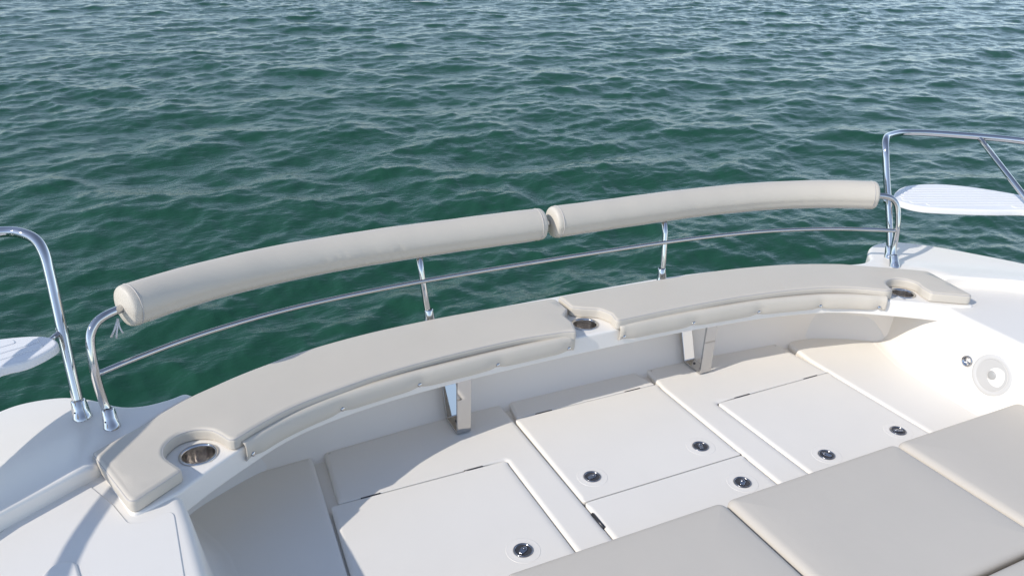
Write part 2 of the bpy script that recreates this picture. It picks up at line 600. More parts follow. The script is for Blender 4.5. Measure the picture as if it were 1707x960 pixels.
def make_latch(parent, x, y, rot):
    """escutcheon, cup, paddle: built once, then copied"""
    if not latch_mesh:
        bm = lathe([(0.081, -0.004), (0.081, 0.0002), (0.079, 0.0007), (0.0765, 0.0003), (0.074, 0.0003), (0.050, 0.0004), (0.046, 0.0010), (0.0455, -0.004)], n=48)
        esc = bm
        ring = lathe([(0.0455, -0.004), (0.0455, 0.004), (0.043, 0.0058), (0.039, 0.0052), (0.0365, 0.0010), (0.036, -0.004)], n=48)
        cup = lathe([(0.0375, 0.0022), (0.034, 0.0012), (0.022, 0.0008), (0.0, 0.0006)], n=32)
        pad = bmesh.new()
        slab(rounded([(-0.028, -0.011), (0.010, -0.016), (0.028, -0.006), (0.028, 0.006), (0.010, 0.016), (-0.028, 0.011)], .006), 0.0008, 0.0062, 0.003, 3, bm=pad)
        lathe([(0.010, 0.005), (0.010, 0.0085), (0.007, 0.0105), (0.0, 0.010)], (0.012, 0, 0), n=16, bm=pad)
        for k, (bm, m) in (('latch', (esc, GEL)), ('bezel', (ring, CHROME)), ('cup', (cup, GASKET)), ('paddle', (pad, CHROME))):
            me = bpy.data.meshes.new(k)
            for v in bm.verts: v.co *= S
            bmesh.ops.recalc_face_normals(bm, faces=bm.faces)
            bm.to_mesh(me); bm.free()
            for p in me.polygons: p.use_smooth = True
            me.materials.append(m)
            latch_mesh[k] = me
    b0 = origin(parent)
    o = bpy.data.objects.new('latch', latch_mesh['latch'])
    C.objects.link(o); o.parent = parent
    o.location = ((np.array([x, y, 0.0]) - b0) * S).tolist()
    o.rotation_euler = (0, 0, rot)
    for k in ('bezel', 'cup', 'paddle'):
        c = bpy.data.objects.new(k, latch_mesh[k])
        C.objects.link(c); c.parent = o
    return o


def hatch(P, rr, label, latches, hinges, base):
    t = thing('deck_hatch', base, label, 'hatch', 'flush hatches in the cockpit sole')
    ya, yb = min(p[1] for p in P), max(p[1] for p in P)
    xa, xb = min(p[0] for p in P), max(p[0] for p in P)
    link('lid', slab(dense(P, rr), -0.055, 0.0, rim(xa, xb, (ya, yb)), 6, grid=0.2), NONSKID, t)
    for x, y, r in latches:
        make_latch(t, x, y, r)
    for (xa, ya), (xb, yb) in hinges:
        bm = tube([(xa, ya, -0.0062), (xb, yb, -0.0062)], 0.0082, 10)
        link('hinge', bm, DARK, t)
    return t


hatch([(0.472, 1.9), (1.481, 1.9), (1.481, 3.105), (0.532, 3.1125)], [0, 0, .080, .02],
      'white hatch beside the wide shadow, its front left corner shaded, a latch near the sunpad', [(1.264, 2.452, 0.6), (0.69, 2.45, 0.2)],
      [((0.685, 3.1150), (0.785, 3.1150)), ((1.240, 3.1115), (1.345, 3.1105))], (1.0, 2.5, -0.05))
hatch([(1.691, 2.634), (2.694, 2.630), (2.704, 3.446), (1.698, 3.446)], [.03, .03, .01, .01],
      'white middle hatch with two round latches along its near edge', [(1.834, 2.792, 0.3), (2.530, 2.779, 1.2)],
      [((1.835, 3.449), (1.945, 3.449)), ((2.465, 3.449), (2.578, 3.449))], (2.19, 3.0, -0.05))
hatch([(1.686, 1.9), (2.692, 1.9), (2.694, 2.623), (1.691, 2.627)], [0, 0, .03, .03],
      'white half-covered hatch between the middle hatch and the sunpads, with one latch', [(2.528, 2.430, 0.8)],
      [((1.688, 2.435), (1.688, 2.545))], (2.19, 2.3, -0.05))
hatch([(2.917, 1.9), (3.851, 1.9), (3.849, 3.1125), (2.917, 3.105)], [0, 0, .02, .080],
      'white sunlit hatch on the right, two latches close to the sunpad edge', [(3.121, 2.430, 2.0), (3.688, 2.434, 2.6)],
      [((3.055, 3.1105), (3.172, 3.1115)), ((3.630, 3.1150), (3.745, 3.1150))], (3.37, 2.5, -0.05))

# ------------------------------------------------------------------ wall fittings
ax = np.array([-0.985, 0.05, 0.14])


def wx(z):
    return XM - (-0.055 + (0.37 - z) * 0.16)


spk = thing('speaker', (4.40, 2.42, 0.21), 'round pale grey speaker set in the white side wall on the right', 'speaker')
sc = np.array([4.405, 2.410, 0.218])
link('speaker_ring', lathe([(0.128, -0.02), (0.128, 0.004), (0.122, 0.008), (0.100, 0.0075), (0.097, 0.005)], sc, ax, 56), SPKR, spk)
link('cone', lathe([(0.097, 0.0065), (0.093, 0.007), (0.06, 0.0045), (0.034, 0.003), (0.029, 0.004)], sc, ax, 56), SPKG, spk)
link('dust_cap', lathe([(0.029, 0.002), (0.026, 0.006), (0.016, 0.009), (0, 0.010)], sc, ax, 32), SPKD, spk)
fit = thing('drain_fitting', (4.40, 2.57, 0.23), 'small oval steel fitting on the side wall in front of the speaker', 'fitting')
fc = np.array([4.413, 2.585, 0.226])
bm = lathe([(0.036, -0.01), (0.036, 0.003), (0.032, 0.006), (0.026, 0.004), (0.022, -0.004), (0, -0.006)], fc, ax, 32)
link('flange', bm, STEEL, fit)
link('bar', tube([fc + ax * 0.005 + np.array([0, -.030, -.008]), fc + ax * 0.009, fc + ax * 0.005 + np.array([0, .030, .008])], 0.006, 8), CHROME, fit)

# ------------------------------------------------------------------ cup holders
def cup(x, y, label):
    t = thing('cup_holder', (x, y, 0.476), label, 'cup holder', 'steel cup holders in the bench')
    return t


c1 = cup(*CUPS[0], 'steel cup holder at the near left end of the bench')
link('flange', lathe([(0.083, 0.0005), (0.083, 0.004), (0.080, 0.007), (0.074, 0.007), (0.069, 0.004), (0.067, -0.004)], (*CUPS[0], 0.476), n=48), STEEL, c1)
bm = lathe([(0.0675, 0.0), (0.067, -0.02), (0.0665, -0.13), (0.06, -0.145), (0.0, -0.147)], (*CUPS[0], 0.476), n=144)
for v in bm.verts:      # eight pressed ribs down the side
    dx, dy = v.co.x - CUPS[0][0], v.co.y - CUPS[0][1]
    rr_ = math.hypot(dx, dy)
    if rr_ > 0.05 and v.co.z < 0.47:
        f = 1 - 0.025 * (1 + math.cos(9 * math.atan2(dy, dx)))
        v.co.x = CUPS[0][0] + dx * f; v.co.y = CUPS[0][1] + dy * f
link('cup', bm, CUPST, c1)
for k, lb in ((1, 'steel cup holder in the middle gap between the two seat cushions'), (2, 'steel cup holder at the far right end of the bench')):
    r = c1.copy(); C.objects.link(r)
    r['base'] = [*CUPS[k], 0.476]; r['label'] = lb
    r.matrix_world = Matrix.Translation(w((*CUPS[k], 0.476))) @ TILT.to_4x4()
    for ch in list(c1.children):
        c = ch.copy(); C.objects.link(c); c.parent = r

# ------------------------------------------------------------------ seat cushions
ZT = 0.540


def sw(*segs):
    out = []
    for s in segs:
        for p in s:
            p = tuple(map(float, p))[:2]
            if not out or math.hypot(p[0] - out[-1][0], p[1] - out[-1][1]) > 0.004:
                out.append(p)
    if math.hypot(out[0][0] - out[-1][0], out[0][1] - out[-1][1]) < 0.004: out.pop()
    return out


LO = spline([(-0.360, 3.250), (-0.308, 3.285), (-0.215, 3.352), (-0.117, 3.437), (-0.021, 3.507), (0.10, 3.572), (0.325, 3.674), (0.561, 3.762), (0.906, 3.831),
             (1.269, 3.862), (1.652, 3.868), (2.05, 3.852), (2.125, 3.848)], 5)
Ljoint = rounded([(2.125, 3.848), (2.150, 3.825), (2.150, 3.67), (2.085, 3.600), (2.085, 3.50), (2.050, 3.385), (2.01, 3.402)], [0, .02, .03, .04, .06, .035, 0], 4)[1:-1]
LI = spline([(1.978, 3.409), (1.724, 3.430), (1.463, 3.424), (1.208, 3.405), (0.897, 3.362), (0.668, 3.306), (0.48, 3.25), (0.36, 3.198), (0.242, 3.130), (0.165, 3.078)], 5)
Lcup = spline([(0.137, 3.062), (0.112, 3.078), (0.080, 3.140), (0.045, 3.185), (-0.018, 3.212), (-0.085, 3.198), (-0.132, 3.145), (-0.147, 3.085), (-0.138, 3.035), (-0.108, 2.975)], 5)
Lend = rounded([(-0.108, 2.975), (-0.082, 2.925), (-0.280, 2.775), (-0.424, 3.200), (-0.360, 3.250)], [0, .02, .035, .03, 0], 5)[1:-1]
cushL = sw(LO, Ljoint, LI, Lcup, Lend)
RO = spline([(2.205, 3.845), (2.459, 3.842), (2.926, 3.828), (3.416, 3.800), (3.884, 3.716), (4.238, 3.585), (4.371, 3.502), (4.52, 3.395), (4.70, 3.262)], 5)
Rend = rounded([(4.70, 3.262), (4.755, 3.215), (4.655, 2.790), (4.440, 2.945), (4.452, 3.00)], [0, .035, .035, .025, 0], 5)[1:-1]
Rcup = spline([(4.462, 3.03), (4.495, 3.10), (4.475, 3.17), (4.42, 3.212), (4.345, 3.205), (4.29, 3.165), (4.262, 3.11), (4.245, 3.078)], 5)
RI = spline([(4.20, 3.085), (4.135, 3.135), (4.02, 3.215), (3.867, 3.285), (3.608, 3.345), (3.30, 3.385), (3.085, 3.400), (2.759, 3.408), (2.40, 3.405)], 5)
Rjoint = rounded([(2.40, 3.405), (2.325, 3.400), (2.350, 3.50), (2.318, 3.585), (2.225, 3.640), (2.175, 3.68), (2.175, 3.845), (2.205, 3.845)], [0, .03, .05, .06, .05, .03, .03, 0], 4)[1:-1]
cushR = sw(RO, Rend, Rcup, RI, Rjoint)


def seat_cushion(P, flapline, snaps, label, zt):
    c = np.mean(np.array(P), axis=0)
    t = thing('seat_cushion', (c[0], c[1], 0.477), label, 'cushion', 'seat cushions on the curved bench')
    link('cushion', slab(P, 0.478, zt, 0.020, 6, rb=0.01, grid=0.045, zf=lambda x, y, d: 0.006 * (1 - math.exp(-d / 0.08)) + 0.0012 * math.sin(7 * x + 2 * y) * min(1, d / 0.1)), VINYL, t)
    if area(P) < 0: P = P[::-1]
    link('piping', tube([(q[0], q[1], zt - 0.0085) for q in offset(P, 0.0045)], 0.0032, 6, closed=True), SEAM, t)
    # the flap that hangs over the front of the bench
    F = [np.array(p) for p in spline(flapline, 10)]
    N = len(F)
    L = np.r_[0, np.cumsum([np.linalg.norm(F[i + 1] - F[i]) for i in range(N - 1)])]
    sn = []
    for sx, sy in snaps:
        i = min(range(N), key=lambda k: (F[k][0] - sx) ** 2 + (F[k][1] - sy) ** 2)
        sn.append(L[i])
    rows = []
    prof = [(0.500, -0.012), (0.4985, 0.002), (0.494, 0.009), (0.486, 0.0135), (0.47, 0.0165), (0.452, 0.0185), (0.438, 0.018), (0.424, 0.015), (0.414, 0.012), (0.409, 0.009), (0.407, 0.003)]
    for z, d in prof:
        r = []
        for i in range(N):
            tn = F[min(i + 1, N - 1)] - F[max(i - 1, 0)]
            tn /= np.linalg.norm(tn)
            n = np.array([tn[1], -tn[0]])
            if n[1] > 0: n = -n
            near = min(abs(L[i] - s) for s in sn)
            pinch = math.exp(-(near / 0.035) ** 2)
            bulge = 0.004 * (1 - math.exp(-(near / 0.10) ** 2))
            q = F[i] + n * (d + (bulge - 0.010 * pinch * (1 if z < 0.46 else 0.3) if -0.003 < d - 0.003 else 0))
            sag = 0.006 * pinch if z < 0.436 else 0
            r.append((q[0], q[1], z + sag))
        rows.append(r)
    bm = sheet(rows)
    fl = link('flap', bm, VINYL, t, wn=False)
    md = fl.modifiers.new('thick', 'SOLIDIFY'); md.thickness = 0.004; md.offset = -1
    # hem at the foot of the flap
    link('hem', tube([(p[0], p[1], p[2] + 0.004) for p in rows[-3]], 0.0035, 6), SEAM, t)
    for s in sn:
        i = int(np.argmin(abs(L - s)))
        tn = F[min(i + 1, N - 1)] - F[max(i - 1, 0)]; tn /= np.linalg.norm(tn)
        n = np.array([tn[1], -tn[0]])
        if n[1] > 0: n = -n
        q = F[i] + n * 0.012
        link('snap_fastener', lathe([(0.012, -0.004), (0.012, 0.004), (0.009, 0.0075), (0.004, 0.0085), (0, 0.0085)], (q[0], q[1], 0.427), (n[0], n[1], 0.25), 16), STEEL, t)
    return t


# the flap runs along the front edge of the bench
seat_cushion(cushL, [(0.172, 3.072), (0.24, 3.117), (0.37, 3.198), (0.58, 3.278), (0.88, 3.343), (1.2, 3.378), (1.7, 3.405), (2.045, 3.411)],
             [(0.20, 3.09), (0.657, 3.315), (1.103, 3.389), (1.576, 3.41), (2.005, 3.41)],
             'left grey-beige seat cushion, crossed by a thin rail shadow at its near end', 0.540)
seat_cushion(cushR, [(2.355, 3.411), (2.7, 3.404), (3.18, 3.378), (3.5, 3.343), (3.8, 3.278), (4.01, 3.198), (4.14, 3.117), (4.205, 3.075)],
             [(2.395, 3.41), (2.868, 3.40), (3.37, 3.36), (3.82, 3.27), (4.175, 3.10)],
             'right grey-beige seat cushion, its far end tapering beside the twin rail posts', 0.546)

# ------------------------------------------------------------------ backrest rail
rail = thing('backrest_rail', (2.19, 3.9, 0.476), 'curved polished steel backrest rail carrying the two bolsters above the bench', 'rail')
postL = [(-0.352, 3.462, 0.46), (-0.359, 3.492, 0.54), (-0.368, 3.510, 0.60), (-0.375, 3.519, 0.68), (-0.377, 3.525, 0.76), (-0.376, 3.538, 0.83), (-0.372, 3.552, 0.885),
         (-0.360, 3.566, 0.930), (-0.335, 3.585, 0.962), (-0.300, 3.605, 0.978), (-0.255, 3.640, 0.980)]
midL = [(2.19 - u, 4.035 - 0.0108 * u ** 4, 0.965 + 0.0055 * u) for u in (2.385, 2.2, 2.0, 1.75, 1.5, 1.2, 0.9, 0.6, 0.3, 0.0)]
top = postL + midL
top = top + mir(top[:-1])[::-1]
link('top_tube', tube(spline(top, 4), 0.0205, 16), STEEL, rail)
ml = [(-0.374, 3.521, 0.738)] + [(2.19 - u, 3.966 - 0.012 * u * u - 0.0090 * u ** 4, 0.746) for u in (2.42, 2.2, 2.0, 1.75, 1.5, 1.2, 0.9, 0.6, 0.3, 0.0)]
ml = ml + mir(ml[:-1])[::-1]
link('mid_tube', tube(spline(ml, 5), 0.0140, 12), STEEL, rail)


def socket(p, d, r, parent, h=0.085):
    d = np.array(d, float); d /= np.linalg.norm(d)
    s = link('base_socket', lathe([(r * 1.75, -0.012), (r * 1.75, 0.004), (r * 1.62, 0.010), (r * 1.48, h * 0.5), (r * 1.32, h * 0.92), (r * 1.22, h), (r * 1.0, h + 0.002)], p, d, 28), STEEL, parent)
    pp = np.array(p) + d * h * 0.45
    a2 = np.array([-0.55, -0.8, 0.05])
    link('set_screw', lathe([(0, r * 1.62), (0.004, r * 1.6), (0.005, r * 1.45), (0.005, r * 1.2)], pp, a2, 10), DARK, s)


socket((-0.352, 3.462, 0.490), (-0.05, 0.36, 1), 0.0215, rail)
socket((XM + 0.352, 3.462, 0.490), (0.05, 0.36, 1), 0.0215, rail)
for x0, x1 in ((1.352, 1.325), (3.028, 3.055)):
    link('post', tube([(x0, 3.925, 0.478), (x0, 3.93, 0.50), ((x0 + x1) / 2, 3.945, 0.62), (x1, 3.972, 0.80), (x1, 4.02, 0.95)], 0.0195, 14), STEEL, rail)
    socket((x0, 3.925, 0.478), (0, 0.13, 1), 0.0205, rail, 0.09)

# ------------------------------------------------------------------ bolsters
def bolster(path, label, lace):
    P = [np.array(p) for p in spline(path, 8)]
    c = P[len(P) // 2]
    t = thing('backrest_bolster', c, label, 'bolster', 'backrest bolsters on the rail')
    R = 0.0985
    L = np.r_[0, np.cumsum([np.linalg.norm(P[i + 1] - P[i]) for i in range(len(P) - 1)])]
    # resample with tight rings at the rounded ends
    tt = list(L[-1] * 0 + np.array([0, .004, .010, .018, .028, .040])) + list(np.linspace(0.08, L[-1] - 0.08, 300)) + [L[-1] - v for v in (.040, .028, .018, .010, .004, 0)]
    Q = [np.array([np.interp(s, L, [p[k] for p in P]) for k in range(3)]) for s in tt]

    def rad(s):
        e = min(s, L[-1] - s)
        return R * (math.sqrt(max(0, 1 - (1 - min(1, e / 0.026)) ** 2)) * 0.20 + 0.80)
    radii = [rad(s) * (1 + 0.006 * math.sin(9 * s + 1) + 0.004 * math.sin(23 * s)) for s in tt]

    def prof(a):                      # fuller above, with the closing seam low on the near side
        return 1.0 - 0.05 * math.exp(-((a - 1.9) / 0.16) ** 2) + 0.02 * math.cos(a) + 0.012 * math.cos(2 * a + 0.5)
    bm = bmesh.new()
    tube(Q, R, 48, bm=bm, radii=radii, caps=False, prof=prof)
    # puckers where the cover strains round the bend
    vs = list(bm.verts)
    rg = random.Random(int(c[0] * 100))
    lines = [(rg.uniform(0.42, 0.62) if lace is not None else rg.uniform(0.1, 0.9), rg.uniform(0.0010, 0.0032) * (1 if lace is not None else 0.5), rg.uniform(0.008, 0.022), rg.uniform(1.4, 2.1)) for _ in range(16)]
    for i, sv in enumerate(tt):
        for k in range(48):
            a_ = 2 * math.pi * k / 48
            d_ = 0.0
            for fr, am, wd_, ac in lines:
                d_ += am * math.exp(-((sv - fr * L[-1] - 0.05 * (a_ - ac)) / wd_) ** 2) * math.exp(-((a_ - ac) / 0.45) ** 2)
            if d_ > 1e-5:
                v = vs[i * 48 + k]
                v.co = Vector(((np.array(v.co) - Q[i]) * (1 - d_ / R) + Q[i]).tolist())
    # domed end caps
    n = 48
    allv = list(bm.verts)
    for ring, d in ((allv[:n], Q[0] - Q[1]), (allv[-n:], Q[-1] - Q[-2])):
        d = d / np.linalg.norm(d)
        cc = np.mean([np.array(v.co) for v in ring], axis=0)
        prev = ring
        for f, h in ((0.8, 0.006), (0.5, 0.011), (0.25, 0.012)):
            nr = [bm.verts.new(Vector((cc + (np.array(v.co) - cc) * f + d * h).tolist())) for v in ring]
            for k in range(n): bm.faces.new((prev[k], prev[(k + 1) % n], nr[(k + 1) % n], nr[k]))
            prev = nr
        bm.faces.new(prev)
    link('cover', bm, VINYL, t, wn=False)
    for k in (5, len(Q) - 6):
        i = k
        tn = Q[min(i + 1, len(Q) - 1)] - Q[max(i - 1, 0)]; tn /= np.linalg.norm(tn)
        u = np.cross(tn, [0, 0, 1.0]); u /= np.linalg.norm(u); v = np.cross(u, tn)
        bm = tube([Q[i] + (v * math.cos(a) + u * math.sin(a)) * (radii[i] * (1 + .02 * math.cos(a)) + 0.0008) for a in np.linspace(0, 2 * math.pi, 49)[:-1]], 0.0026, 6, closed=True)
        link('seam', bm, SEAM, t)
    # closing seam on the under side
    ln = []
    for i in range(6, len(Q) - 6):
        tn = Q[i + 1] - Q[i - 1]; tn /= np.linalg.norm(tn)
        u = np.cross(tn, [0, 0, 1.0]); u /= np.linalg.norm(u); v = np.cross(u, tn)
        if u[1] > 0: u = -u
        ln.append(Q[i] + (-v * math.sin(0.95) + u * math.cos(0.95)) * radii[i] * 1.0)
    link('seam', tube(ln, 0.0028, 6), SEAM, t)
    if lace is not None:
        e = np.array(lace)
        bm = bmesh.new()
        tube([e + (0.0, 0, 0.0), e + (-0.010, -0.015, -0.02), e + (-0.022, -0.02, -0.045), e + (-0.040, -0.02, -0.078)], 0.005, 6, bm=bm)
        tube([e + (0.0, 0, 0.0), e + (-0.006, -0.015, -0.03), e + (-0.014, -0.025, -0.055), e + (-0.020, -0.03, -0.082)], 0.0045, 6, bm=bm)
        tube([e + (0.0, 0, 0.0), e + (0.0, -0.015, -0.03), e + (0.004, -0.02, -0.05), e + (0.010, -0.02, -0.066)], 0.004, 6, bm=bm)
        link('tie_ends', bm, STRAP, t)
    return t


bolster([(-0.222, 3.672, 0.978)] + midL[1:-1] + [(2.148, 4.035, 0.965)], 'left cylindrical grey-beige bolster, wrinkled, lace ends dangling by the bent post', (-0.250, 3.62, 0.950))
rm = mir(midL)
bolster([(2.212, 4.035, 0.966), (2.6, 4.0347, 0.967)] + rm[1:7][::-1] + [(XM + 0.243, 3.655, 0.979)], 'right cylindrical grey-beige bolster, straighter, ending beside the tall bow rail', None)

# ------------------------------------------------------------------ bow rails
def bow_rail(side, label):
    f = (lambda P: mir(P)) if side < 0 else (lambda P: P)
    sx = 1 if side > 0 else -1
    P = [(4.856, 3.600, 0.46), (4.861, 3.622, 0.54), (4.866, 3.67, 0.70), (4.870, 3.72, 0.85), (4.874, 3.775, 1.0), (4.878, 3.820, 1.13), (4.884, 3.850, 1.215),
         (4.905, 3.885, 1.272), (4.95, 3.925, 1.30), (5.03, 3.975, 1.308), (5.20, 4.015, 1.31), (5.32, 3.985, 1.31), (5.45, 3.90, 1.31), (5.69, 3.67, 1.31), (5.84, 3.46, 1.31), (5.97, 3.1, 1.31), (6.03, 2.6, 1.30), (6.05, 2.0, 1.28)]
    base = f([(4.857, 3.607, 0.490)])[0]
    t = thing('bow_rail', base, label, 'rail', 'bow rails on the two bows')
    P = f(P)
    if side < 0:
        P = P[:10] + [(-0.82, 3.96, 1.31), (-1.0, 3.78, 1.31), (-1.18, 3.45, 1.31), (-1.32, 3.16, 1.31), (-1.45, 2.95, 1.31), (-1.55, 2.75, 1.30), (-1.65, 2.45, 1.29), (-1.70, 2.0, 1.28)]
    link('rail_tube', tube(spline(P, 4), 0.0245, 16), STEEL, t)
    if side > 0: link('brace', tube([(5.665, 3.695, 1.305), (5.575, 3.22, 1.01), (5.44, 2.40, 0.490)], 0.0195, 14), STEEL, t)
    link('post', tube(f([(6.05, 2.0, 1.28), (6.0, 2.0, 0.7), (5.95, 2.0, 0.490)]) if side > 0 else [(-1.70, 2.0, 1.28), (-1.65, 2.0, 0.7), (-1.60, 2.0, 0.49)], 0.0225, 14), STEEL, t)
    socket(base, (0.06 * sx, 0.28, 1), 0.0245, t)
    return t


bow_rail(1, 'tall polished bow rail on the far right bow, curving round the slatted seat')
bow_rail(-1, 'tall polished bow rail at the left edge, bent over the shaded bow')


def bow_seat(side, label):
    P = [(4.905, 3.64), (4.93, 3.73), (5.06, 3.84), (5.28, 3.94), (5.50, 3.93), (5.67, 3.845), (5.80, 3.70), (5.92, 3.46), (6.02, 3.1), (6.0, 2.78), (5.87, 2.70), (5.74, 2.86), (5.62, 3.13), (5.32, 3.275), (5.03, 3.44), (4.93, 3.53)]
    z = 0.90
    if side < 0:
        P = [(-0.497, 3.575), (-0.535, 3.655), (-0.62, 3.70), (-0.75, 3.72), (-0.93, 3.70), (-1.07, 3.60), (-1.20, 3.42), (-1.33, 3.16), (-1.45, 2.90), (-1.43, 2.72), (-1.38, 2.74),
             (-1.24, 2.83), (-1.04, 2.97), (-0.87, 3.12), (-0.73, 3.395), (-0.61, 3.44), (-0.53, 3.51)]
    O = spline(P, 4, closed=True)
    c = np.mean(np.array(P), axis=0)
    t = thing('slatted_bench', (c[0], c[1], z - 0.06), label, 'seat', 'white slatted seats on the bows')
    m = link('seat_board', slab(O, z - 0.045, z, 0.014, 4, rb=0.01), TEAKW, t)
    # raised slats following the length of the seat
    O2 = [np.array(q) for q in offset(O, 0.035)]
    d = np.array([0.93, -0.37]) if side > 0 else np.array([-0.93, -0.37])
    n = np.array([-d[1], d[0]])
    hs = [q @ n for q in O2]
    lo, hi = min(hs), max(hs)
    step = 0.062
    k = 0
    h = lo + 0.01
    bm = bmesh.new()
    while h + step < hi:
        ss = []
        for hh in (h + 0.006, h + step * 0.5, h + step - 0.006):
            xs = []
            for i in range(len(O2)):
                a, b = O2[i - 1], O2[i]
                ha, hb = a @ n - hh, b @ n - hh
                if ha * hb < 0:
                    xs.append((a + (b - a) * ha / (ha - hb)) @ d)
            ss.append((min(xs), max(xs)) if len(xs) >= 2 else None)
        if all(ss):
            a0 = max(s[0] for s in ss); a1 = min(s[1] for s in ss)
            if a1 - a0 > 0.06:
                R = [d * a0 + n * (h + 0.007), d * a1 + n * (h + 0.007), d * a1 + n * (h + step - 0.007), d * a0 + n * (h + step - 0.007)]
                slab(rounded(R, 0.015, 4), z - 0.004, z + 0.0035, 0.0035, 3, bm=bm)
        h += step
    link('slats', bm, TEAKW, t)
    pr = (4.872, 3.742, 0.885) if side > 0 else (XM - 4.872, 3.742, 0.885)
    tip = P[1]
    e = (tip[0] + (0.06 if side > 0 else -0.06), tip[1] - 0.06, 0.858)
    bm = tube([pr, e], 0.013, 10)
    link('mounting_arm', bm, STEEL, t)
    pc = np.array(pr)
    link('rail_clamp', lathe([(0.0245, -0.014), (0.0275, -0.013), (0.0275, 0.013), (0.0245, 0.014)], pc, (0, 0.35, 1), 20), STEEL, t)
    return t


bow_seat(1, 'white slatted seat on the far right bow, in full sun beyond the right bolster')
bow_seat(-1, 'white slatted seat cut by the left edge, crossed by rail shadows')

# ------------------------------------------------------------------ sunpads
YF, YM = 2.205, 1.378
pads = [((-0.09, YM + .012, 1.026, YF), 'grey sunpad at the bottom edge, left of the others, only its corner showing'),
        ((1.038, YM + .012, 2.184, YF), 'grey sunpad beside the half-covered hatch, cut by the bottom edge'),
        ((2.196, YM + .012, 3.335, YF), 'large grey sunpad in the middle of the row, all but fully in view'),
        ((3.347, YM + .012, 4.36, YF), 'grey sunpad against the side wall under the speaker'),
        ((2.196, 0.2, 3.335, YM - .006), 'grey sunpad of the second row, a sliver in the bottom right corner')]
for (x0, y0, x1, y1), lb in pads:
    t = thing('sunpad', ((x0 + x1) / 2, (y0 + y1) / 2, 0.069), lb, 'sunpad', 'sunpads laid edge to edge')
    def rrect(d, r0=0.045):
        r = max(r0 - d * 0.8, 0.006)
        out = []
        for cx, cy, a0 in ((x1 - d - r, y1 - d - r, 0), (x0 + d + r, y1 - d - r, 90), (x0 + d + r, y0 + d + r, 180), (x1 - d - r, y0 + d + r, 270)):
            for k in range(9):
                a = math.radians(a0 + 90 * k / 8)
                out.append((cx + r * math.cos(a), cy + r * math.sin(a)))
        return out
    P = rrect(0)
    bm = bmesh.new()
    rings = [(0.012, 0.070), (0.0, 0.082), (0.0, 0.135)]
    for k in range(1, 9):
        a = math.pi / 2 * k / 8
        rings.append((0.048 * (1 - math.cos(a)), 0.135 + 0.038 * math.sin(a)))
    rings += [(0.07, 0.1755), (0.10, 0.1775), (0.15, 0.1795), (0.22, 0.181)]
    VS = [[bm.verts.new((q[0], q[1], z)) for q in rrect(d)] for d, z in rings]
    n = len(P)
    for a, b in zip(VS[:-1], VS[1:]):
        for i in range(n): bm.faces.new((a[i], a[(i + 1) % n], b[(i + 1) % n], b[i]))
    bm.faces.new(VS[-1]); bm.faces.new(VS[0][::-1])
    link('pad', bm, PADV, t, wn=False)
    link('piping', tube([(q[0], q[1], 0.100) for q in P], 0.003, 6, closed=True), SEAM, t)

# ================================================================== the sea
def fft_tile(N, L, seed, kp, kmin, kmax, wdir, spread, target, chop):
    rng = np.random.default_rng(seed)
    k1 = np.fft.fftfreq(N, L / N) * 2 * np.pi
    kx, ky = np.meshgrid(k1, k1, indexing='ij')
    k = np.hypot(kx, ky); k[0, 0] = 1
    cosd = (kx * math.cos(wdir) + ky * math.sin(wdir)) / k
    D = np.abs(cosd) ** spread * np.where(cosd > 0, 1, 0.35) + 0.06
    Sp = np.exp(-(kp / k) ** 2) / k ** 3.9 * D
    Sp *= (k > kmin) & (k < kmax)
    Sp *= np.exp(-(k / kmax) ** 2)
    Sp[0, 0] = 0
    H = (rng.normal(size=(N, N)) + 1j * rng.normal(size=(N, N))) * np.sqrt(Sp)
    h = np.fft.ifft2(H).real
    sx = np.fft.ifft2(1j * kx * np.fft.fft2(h)).real
    sy = np.fft.ifft2(1j * ky * np.fft.fft2(h)).real
    s = target / math.sqrt((sx ** 2 + sy ** 2).mean())
    h *= s
    Hh = np.fft.fft2(h)
    dx = np.fft.ifft2(-1j * kx / k * Hh).real * -chop
    dy = np.fft.ifft2(-1j * ky / k * Hh).real * -chop
    return h, dx, dy


def sample(tile, L, x, y):
    h, dx, dy = tile
    N = h.shape[0]
    u = (x / L % 1) * N; v = (y / L % 1) * N
    i = np.floor(u).astype(int); j = np.floor(v).astype(int)
    fu = u - i; fv = v - j
    i %= N; j %= N; i2 = (i + 1) % N; j2 = (j + 1) % N
    out = []
    for a in (h, dx, dy):
        out.append((a[i, j] * (1 - fu) + a[i2, j] * fu) * (1 - fv) + (a[i, j2] * (1 - fu) + a[i2, j2] * fu) * fv)
    return out


wind = math.radians(-102)             # the waves run toward the boat, a little across
t1 = fft_tile(1024, 43.0, 3, 2.5, 0.5, 45, wind, 2.0, 0.120, 0.85)
t2 = fft_tile(512, 13.7, 8, 9.0, 6.0, 85, wind + 0.5, 1.0, 0.135, 0.6)

rs = [1.2]
while rs[-1] < 70: rs.append(rs[-1] + 0.018 + 0.0032 * rs[-1])
while rs[-1] < 6000: rs.append(rs[-1] * 1.04)
rs = np.array(rs)
th = np.concatenate([np.linspace(-math.pi, -0.95, 70, endpoint=False), np.linspace(-0.95, 0.95, 1150), np.linspace(0.95, math.pi, 70, endpoint=False)[1:]]) + yaw
nr, nt_ = len(rs), len(th)
R_, TH = np.meshgrid(rs, th, indexing='ij')
X = (R_ * np.sin(TH)).ravel(); Y = (R_ * np.cos(TH)).ravel()
h1, a1, b1 = sample(t1, 43.0, X, Y)
ca, sa = math.cos(0.6), math.sin(0.6)
h2, a2, b2 = sample(t2, 13.7, X * ca + Y * sa, -X * sa + Y * ca)
a2, b2 = a2 * ca - b2 * sa, a2 * sa + b2 * ca
Rr = R_.ravel()
f1 = 1 / (1 + (Rr / 140) ** 3)
